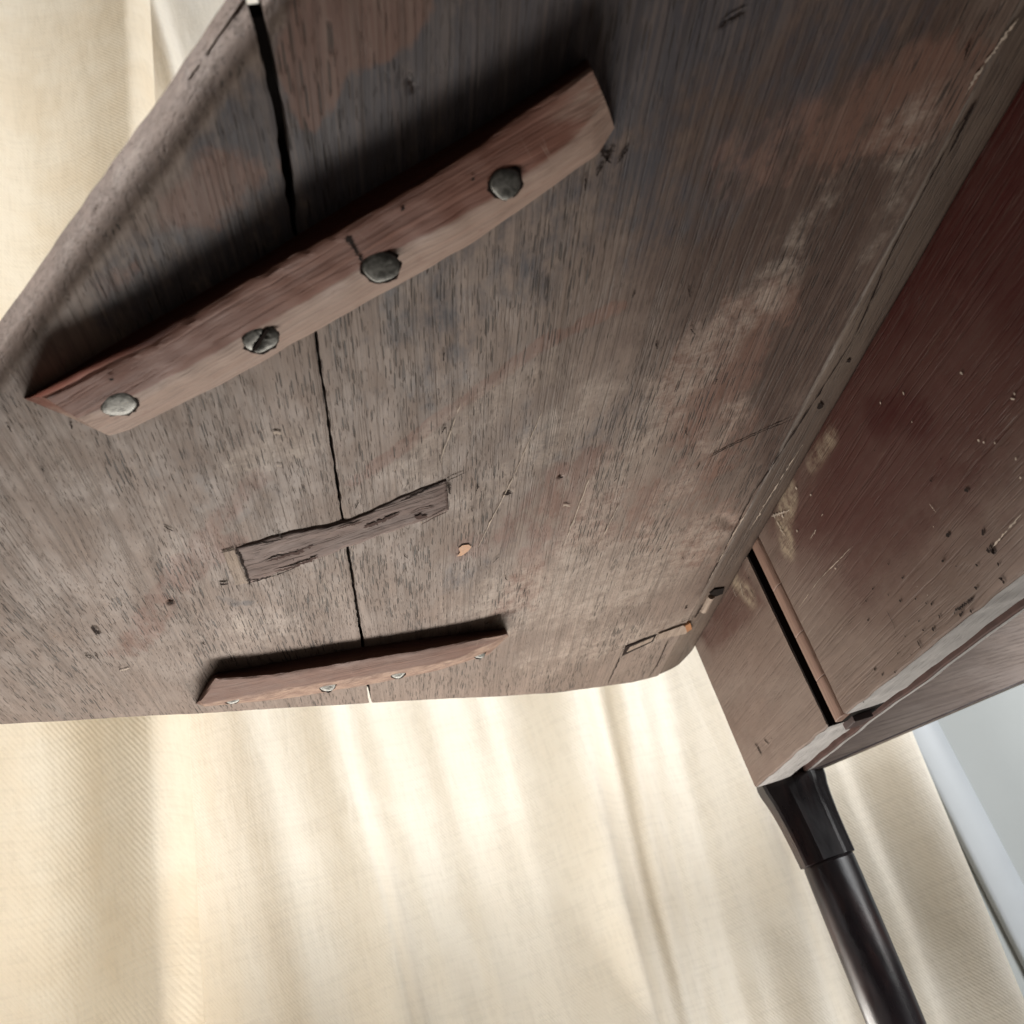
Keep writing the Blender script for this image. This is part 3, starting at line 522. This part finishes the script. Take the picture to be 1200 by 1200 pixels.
# ------------------------------------------------------------------ apron, swing rail, knuckle
XA = .418
def rail_grid(y0, y1, zb, ny, nz, seed):
    yy = np.linspace(y0, y1, ny); b = zb(yy) + .0008 * vnoise(yy * 50, yy * 0, seed); t = np.linspace(0, 1, nz)
    Y = yy[:, None] + 0 * t[None]; Z = b[:, None] * (1 - t) + .3555 * t
    X = XA + .0005 * vnoise(Y * 12, Z * 20, seed + 1) + .00015 * vnoise(Y * 90, Z * 60, seed + 2)
    db = Z - b[:, None]; q = np.clip(1 - db / .002, 0, 1); X += .002 * (1 - np.sqrt(1 - q * q))
    return X, Y, Z, b
def apron_stain(Y, Z):
    R_ = .95 * poly_mask(Y, Z, [(0.7093, 0.3469), (0.7957, 0.3506), (0.7927, 0.3126), (0.7282, 0.2453), (0.6522, 0.2217), (0.5831, 0.2191), (0.5113, 0.2086), (0.4436, 0.1999), (-.2, .25), (-.2, .46), (.80, .46)], .15)
    G_ = np.maximum(.75 * line_mask(Y, Z, [(0.5913, 0.3116), (0.5615, 0.2976), (0.5545, 0.2852)], .010, .022), .7 * line_mask(Y, Z, [(0.3765, 0.3341), (0.4066, 0.2924), (0.4005, 0.2674)], .03, .06))
    G_ = np.maximum(G_, .35 * line_mask(Y, Z, [(0.5113, 0.2086), (0.5600, 0.2394)], .006, .03)); G_ = np.maximum(G_, .35 * line_mask(Y, Z, [(1.1082, 0.2462), (1.0450, 0.1962)], .004, .02))
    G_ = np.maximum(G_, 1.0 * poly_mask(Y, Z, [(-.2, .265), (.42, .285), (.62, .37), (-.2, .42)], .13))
    B_ = np.maximum(.95 * line_mask(Y, Z, [(0.7543, 0.3487), (0.7884, 0.3372), (0.8043, 0.3188)], .004, .018), .6 * line_mask(Y, Z, [(0.7033, 0.3430), (0.6545, 0.3400)], .003, .012))
    B_ = np.maximum(B_, .8 * line_mask(Y, Z, [(0.9376, 0.3498), (0.9210, 0.3218)], .003, .02)); R_ = np.maximum(R_, .45 * poly_mask(Y, Z, [(1.1026, 0.3629), (0.9008, 0.3561), (0.8935, 0.2992), (1.0387, 0.3138), (1.0847, 0.3222)], .02))
    return np.stack([R_, G_, B_], -1)
def rail(name, y0, y1, zb, thick, ny, nz, seed, mat, label):
    X, Y, Z, b = rail_grid(y0, y1, zb, ny, nz, seed)
    st = apron_stain(Y, Z).reshape(-1, 3); V = np.stack([X, Y, Z], -1).reshape(-1, 3); F = grid_faces(ny, nz)
    # back, ends
    bk = np.c_[np.full(ny, XA + thick), Y[:, 0], b]; bt = np.c_[np.full(ny, XA + thick), Y[:, 0], np.full(ny, .3555)]
    n0 = len(V); V = np.r_[V, bk, bt]; i = np.arange(ny - 1)
    F = np.r_[F, np.c_[n0 + i, n0 + i + 1, n0 + ny + i + 1, n0 + ny + i]]
    V2 = V; st = np.r_[st, np.zeros((2 * ny, 3))]
    ends = [tuple([nz * 0 + j for j in range(nz)] + [n0 + ny, n0]), tuple([nz * (ny - 1) + j for j in range(nz)] + [n0 + 2 * ny - 1, n0 + ny - 1])]
    o = make(name, V2, [tuple(q) for q in F] + ends, mat, root, None, True, st); fix_normals(o); o['label'] = label
    m = o.modifiers.new('es', 'EDGE_SPLIT'); m.split_angle = math.radians(35)
    # raw underside, a separate thin face strip just below the wood
    yb = np.linspace(y0, y1, ny); xs = np.linspace(XA + .0015, XA + thick, 8)
    U = np.stack([xs[None] + 0 * yb[:, None], yb[:, None] + 0 * xs[None], b[:, None] + .0003 * vnoise(xs[None] * 90 + 0 * yb[:, None], yb[:, None] * 40 + 0 * xs[None], seed) - .0002], -1)
    u = make('underside', U.reshape(-1, 3), grid_faces(ny, 8), M['pale_wood'], o, None, True); fix_normals(u); return o
zrail = lambda y: np.interp(y, [-.2, .544, .661, .847], [.146, .158, .163, .169])
zfly = lambda y: np.interp(y, [.88, 1.122], [.172, .177])
ar = rail('apron', -.14, .8465, zrail, .040, 560, 130, 2, M['apron'], 'long red-stained side apron with worm holes')
fr_ = rail('swing_rail', .8885, 1.1235, zfly, .042, 150, 110, 5, M['apron'], 'short rail block next to the far leg')
# knuckle barrel in four leaves
segs = [(.1695, .2085), (.209, .2525), (.253, .302), (.3025, .3545)]
for (z0, z1) in segs:
    n = 14; V = []; F = []
    for zz in (z0, z0 + .0006, z1 - .0006, z1):
        k = .96 if zz in (z0, z1) else 1
        for i in range(n):
            a = math.pi * (.02 + .96 * i / (n - 1)); V.append((XA + .0125 - .0140 * k * math.sin(a) ** .35, .8600 + .0128 * k * math.copysign(abs(math.cos(a)) ** .8, math.cos(a)), zz))
    for r in range(3):
        for i in range(n - 1): F.append((r * n + i, r * n + i + 1, (r + 1) * n + i + 1, (r + 1) * n + i))
    F += [tuple(range(n)), tuple(range(3 * n, 4 * n)), (0, n, 2 * n, 3 * n), (n - 1, 2 * n - 1, 3 * n - 1, 4 * n - 1)]
    o = make('knuckle', V, F, M['knuckle'], root, None, False); fix_normals(o)
v, f = box(XA + .0006, XA + .041, .8862, .8884, .1712, .3545, 0); make('hinge_gap_shade', v, f, M['dark'], root)  # dark plate over the rail end, paints in the shade of the slot
v, f = box(XA + .014, XA + .045, .8466, .8861, .171, .355, 0); make('hinge_core', v, f, M['dark'], root)
v, f = box(XA + .0185, XA + .0375, .872, .897, .1655, .1735, .0005); make('peg_hole', v, f, M['peg'], root)
v, f = box(.4595, .4775, -.14, 1.118, .190, .355, 0); make('rail_gap', v, f, M['dark'], root)
ny = 160; yy = np.linspace(-.14, 1.121, ny); zi = np.interp(yy, [-.2, .544, .661, .847, .9, 1.122], [.147, .159, .164, .1695, .1725, .1765]) + .0006 * vnoise(yy * 30, yy * 0, 71)
sec = [(.478, .355), (.478, .0012), (.4790, 0), (.4850, 0), (.486, .001), (.486, .355)]
V = np.concatenate([np.c_[np.full(ny, x), yy, np.full(ny, .355) if d > .1 else zi + d] for x, d in sec])
o = make('inner_rail', V, [tuple(q) for q in grid_faces(6, ny)] + [tuple(i * ny for i in range(6)), tuple(i * ny + ny - 1 for i in range(6))], M['rail_dark'], root); fix_normals(o)
u = make('lower_edge', np.r_[np.c_[np.full(ny, .4792), yy, zi - .0004], np.c_[np.full(ny, .4848), yy, zi - .0004]], grid_faces(2, ny), M['pale_wood'], o); fix_normals(u)
# worm holes and specks on the apron (thin flecks on the face)
def on_face(V): return [(XA - .0009, p[0], p[1]) for p in V]
parts = []
HC = [(0.6704, 0.2309, 2), (0.6621, 0.2148, 2.6), (0.7066, 0.2268, 2), (0.7241, 0.2245, 2), (0.6908, 0.2141, 1.6), (0.6803, 0.2037, 2.6), (0.6609, 0.1962, 2), (0.6515, 0.1883, 2), (0.6459, 0.1849, 2.2), (0.6089, 0.2012, 3), (0.5791, 0.1824, 2.4), (0.5597, 0.1729, 2.4), (0.5920, 0.1714, 3.2), (0.6096, 0.1623, 2.6), (0.6452, 0.1744, 2.8), (0.6599, 0.1710, 2.6), (0.7350, 0.2122, 2), (0.6974, 0.1813, 2), (0.7184, 0.1761, 2), (0.7021, 0.1684, 1.6), (0.7617, 0.1795, 2.4), (0.7546, 0.1719, 2.2), (0.7352, 0.1664, 2), (0.8035, 0.1658, 1.6), (0.5987, 0.1919, 1.2), (0.6708, 0.1825, 1.6), (0.6716, 0.1754, 1.6), (0.5575, 0.1812, 4), (0.5649, 0.1650, 2.4), (0.5637, 0.1619, 2), (0.6268, 0.1689, 1.8), (0.6225, 0.1656, 2.2)]
AH = [(y, z, r) for y, z, r in HC] + [(y, z, r) for y, z, r in [(0.5754, 0.2470, 2), (0.5484, 0.2228, 3), (0.5895, 0.2112, 3.4), (0.5566, 0.1948, 3), (0.5540, 0.2515, 1.6), (0.6144, 0.2983, 1.4), (0.9050, 0.3365, 1.6), (1.0199, 0.2026, 1.6), (0.5607, 0.1836, 4), (0.5593, 0.1733, 2)]]
for y, z, r in AH: parts.append(blob((y, z), .00052 * r * rg.uniform(.8, 1.3), .00042 * r * rg.uniform(.8, 1.2), rg.uniform(0, 3), 0, rg, 8))
for pts, w in [([(0.5553, 0.1864), (0.5585, 0.1792)], .0022), ([(0.6852, 0.1729), (0.6856, 0.1660)], .0016), ([(0.7036, 0.2065), (0.7035, 0.1953), (0.7078, 0.1862)], .0006), ([(0.6253, 0.1702), (0.6081, 0.1681)], .0022), ([(0.6081, 0.1681), (0.5995, 0.1679)], .0026), ([(0.6235, 0.1647), (0.6171, 0.1658)], .0016), ([(0.5640, 0.1658), (0.5646, 0.1611)], .002),
               ([(1.0690, 0.2133), (1.0646, 0.1983), (1.0655, 0.2044)], .0022), ([(1.0403, 0.2081), (1.0330, 0.2001)], .0018), ([(0.9124, 0.3274), (0.9100, 0.3165)], .001)]:
    parts.append(ribbon(pts, w, w * .5, 0, rg))
V, F = join([(on_face(v), f) for v, f in parts]); o = make('worm_holes', V, F, M['crack'], ar); o['kind'] = 'stuff'
parts = []
for y, z, r in [(0.4944, 0.2776, 2.2), (0.4668, 0.2405, 2.2), (0.4702, 0.2392, 2.4), (0.5140, 0.2388, 2), (0.5109, 0.2354, 2), (0.5030, 0.2293, 2.2), (0.4951, 0.2120, 2.2), (0.5006, 0.2019, 2), (0.5526, 0.3051, 2), (0.5603, 0.2864, 2), (0.7405, 0.3429, 3.5), (0.7243, 0.3259, 3.4), (0.7238, 0.3051, 1.6), (0.7731, 0.3177, 4), (0.7849, 0.3397, 4), (0.6451, 0.1918, 1.2), (0.6512, 0.2018, 1.2), (0.7219, 0.3049, 2), (0.5987, 0.2232, 1.4), (0.7437, 0.2644, 2), (0.5797, 0.3170, 2)]:
    p = (y, z); parts.append(blob(p, .00042 * r * rg.uniform(.7, 1.4), .00036 * r, rg.uniform(0, 3), 0, rg, 7))
for pts, w in [([(0.8037, 0.3507), (0.7785, 0.3406), (0.7667, 0.3364)], .0022), ([(0.7986, 0.3431), (0.7985, 0.3320), (0.7963, 0.3244)], .0016), ([(0.7415, 0.3017), (0.7598, 0.3016)], .0008), ([(0.7038, 0.2644), (0.7789, 0.2706), (0.8400, 0.2697)], .0006), ([(0.5549, 0.1836), (0.5146, 0.1858)], .0012), ([(0.5898, 0.2369), (0.5881, 0.2289)], .0007), ([(0.9278, 0.3430), (0.9361, 0.3290)], .0012), ([(0.9505, 0.3461), (0.9516, 0.3365)], .001)]:
    parts.append(ribbon(pts, w, w * .5, 0, rg, .5))
V, F = join([(on_face(v), f) for v, f in parts]); o = make('pale_specks', V, F, M['scratch'], ar); o['kind'] = 'stuff'
# joint hardware at the far corner: mortise in the leaf with let-in filler, hinge pin
zz = .3488
def sliver(name, pts, z, mat, par=root, dz=.004):
    n = len(pts); V = [(*p, z) for p in pts] + [(*p, z + dz) for p in pts]
    F = [tuple(range(n)), tuple(range(n, 2 * n))] + [(i, (i + 1) % n, n + (i + 1) % n, n + i) for i in range(n)]
    o = make(name, V, F, mat, par); fix_normals(o); return o
sliver('mortise', [(0.3154, 1.0749), (0.3146, 1.0464), (0.3491, 1.0352), (0.3489, 1.0548)], .3491, M['crack'])
sliver('mortise_plate', [(0.3187, 1.0644), (0.3203, 1.0503), (0.3467, 1.0385), (0.3460, 1.0503)], .3486, M['endgrain'])
sliver('filler', [(0.3508, 1.0486), (0.3515, 1.0320), (0.3787, 1.0259), (0.3892, 1.0446), (0.3889, 1.0566)], .3480, M['endgrain'])
sliver('rust_stain', [(0.3811, 1.0274), (0.3864, 1.0237), (0.3935, 1.0450), (0.3888, 1.0516)], .3476, M['chip2'])
sliver('hinge_hole', [(0.3917, 0.9516), (0.3943, 0.9427), (0.4067, 0.9458), (0.4090, 0.9617), (0.4017, 0.9638)], .3478, M['dark'])
n = 12; p0 = Vector((*(0.3964, 0.9978), .3485)); p1 = Vector((*(0.3959, 0.9604), .3485)); ax = (p1 - p0).normalized(); sd = Vector((-ax.y, ax.x, 0)); V = []
for p in (p0, p1):
    for i in range(n): a = 2 * math.pi * i / n; V.append(tuple(p + sd * .0038 * math.cos(a) + Vector((0, 0, 1)) * .0036 * math.sin(a)))
o = make('hinge_pin', V, [tuple(range(n)), tuple(range(n, 2 * n))] + [(i, (i + 1) % n, n + (i + 1) % n, n + i) for i in range(n)], M['endgrain'], root); fix_normals(o)
parts = [ribbon([(0.3128, 1.0784), (0.3112, 1.1605)], .0012, .001, zz, rg), ribbon([(0.3688, 1.0607), (0.3719, 1.1424), (0.3677, 1.1886)], .0014, .001, zz, rg), ribbon([(0.2808, 1.0430), (0.3146, 1.0464), (0.3497, 1.0332), (0.3781, 1.0231)], .0008, .0014, zz, rg), ribbon([(0.3903, 1.0145), (0.3907, 0.9788)], .0022, .0015, zz, rg), ribbon([(0.3733, 1.0153), (0.3914, 1.0106)], .0016, .001, zz, rg)]
parts += [ribbon([(0.3896, 0.3368), (0.3864, 0.3604), (0.3868, 0.4501), (0.3956, 0.5387)], .0006, .0010, zz, rg), ribbon([(0.3956, 0.5387), (0.3878, 0.6511), (0.3789, 0.7462), (0.3810, 0.8603), (0.3805, 0.9576)], .0012, .001, zz, rg), ribbon([(0.3886, 0.3445), (0.3901, 0.3785)], .002, .001, zz, rg),
          blob((0.4015, 0.5652), .003, .0016, 1.2, .3484, rg), blob((0.3988, 0.6196), .0048, .0026, 1.0, .3484, rg), blob((0.3711, 0.9756), .0028, .002, .5, zz, rg)]
V, F = join(parts); o = make('corner_cracks', V, F, M['crack'], root); o['kind'] = 'stuff'

# end apron at the far side, its lower edge rising towards the middle
xs = np.linspace(.484, .945, 120); xm = .5 * (.484 + 1.4); zlow = .1765 + .0245 * np.clip((xs - .50) / .295, 0, 1.2) ** 1.0
zlow = np.minimum(zlow, .205) ; t = np.linspace(0, 1, 40)
X = xs[:, None] + 0 * t; Z = zlow[:, None] * (1 - t) + .3552 * t; Y = 1.1245 + .0008 * vnoise(X * 14, Z * 24, 61) + .0002 * vnoise(X * 40, Z * 160, 62)
V = np.r_[np.stack([X, Y, Z], -1).reshape(-1, 3), np.stack([X, Y + .02, Z], -1).reshape(-1, 3)]; G = grid_faces(120, 40); n0 = 4800
F = [tuple(q) for q in G] + [tuple(q + n0) for q in G] + [(i * 40, (i + 1) * 40, n0 + (i + 1) * 40, n0 + i * 40) for i in range(119)]
o = make('end_apron', V, F, M['inner'], root, None, True); fix_normals(o); o['label'] = 'end apron with its bottom edge rising to the right'
m = o.modifiers.new('es', 'EDGE_SPLIT'); m.split_angle = math.radians(40)
sliver_pts = [(x, z) for x, z in zip(xs, zlow)]
V = [(x, 1.1235, z + .0012) for x, z in sliver_pts] + [(x, 1.1235, z - .0004) for x, z in sliver_pts]; k = len(sliver_pts)
make('dark_lower_edge', V, [(i, i + 1, k + i + 1, k + i) for i in range(k - 1)], M['peg'], o)

# legs: chamfered square head running into a tapered round shaft
def leg(cx, cy, mx=1, my=1):
    rings = []; n = 48
    def sq(w, ch, nf):       # half-width and chamfer outline sampled by angle
        r = []
        for i in range(n):
            a = 2 * math.pi * i / n; c, s = math.cos(a), math.sin(a)
            d = min(w / max(abs(c), 1e-6), w / max(abs(s), 1e-6), (2 * w - ch) / (abs(c) + abs(s)))
            r.append(d)
        return np.array(r)
    ang = 2 * math.pi * np.arange(n) / n; circ = np.ones(n)
    def add(z, rad, ox=0., ysc=.68): rings.append([(cx + mx * (ox + rr * math.cos(a)), cy + my * ysc * (rr * math.sin(a)), z) for rr, a in zip(rad, ang)])
    for z, w, ch, ox in [(.21, .034, .018, 0), (.1775, .0385, .020, 0), (.170, .0378, .020, 0), (.160, .0355, .019, 0), (.148, .0338, .018, .0005), (.130, .0322, .017, .001), (.110, .0312, .0165, .0015), (.090, .0306, .016, .002), (.0845, .0305, .016, .002)]:
        add(z, sq(w, ch, 0), ox)
    for z, r in [(.0835, .0292), (.081, .0298), (.06, .0300), (0, .0298), (-.08, .0290), (-.16, .0262), (-.24, .0212), (-.29, .0185), (-.315, .0205), (-.330, .030), (-.345, .033), (-.358, .026), (-.36, .02)]:
        add(z, circ * r, .0285 * (z - .004), .68 if z > .0832 else .72 + min(.28, (.0835 - z) * 1.4))
    V = [p for r in rings for p in r]; m = len(rings)
    F = [(a * n + i, a * n + (i + 1) % n, (a + 1) * n + (i + 1) % n, (a + 1) * n + i) for a in range(m - 1) for i in range(n)] + [tuple(range(n)), tuple(range((m - 1) * n, m * n))]
    o = make('leg', V, F, M['leg'], root, Matrix.Translation((cx, cy, -.36)), True); fix_normals(o)
    e = o.modifiers.new('es', 'EDGE_SPLIT'); e.split_angle = math.radians(13); return o
leg(.4705, 1.149)
leg(.985, 1.149, -1)
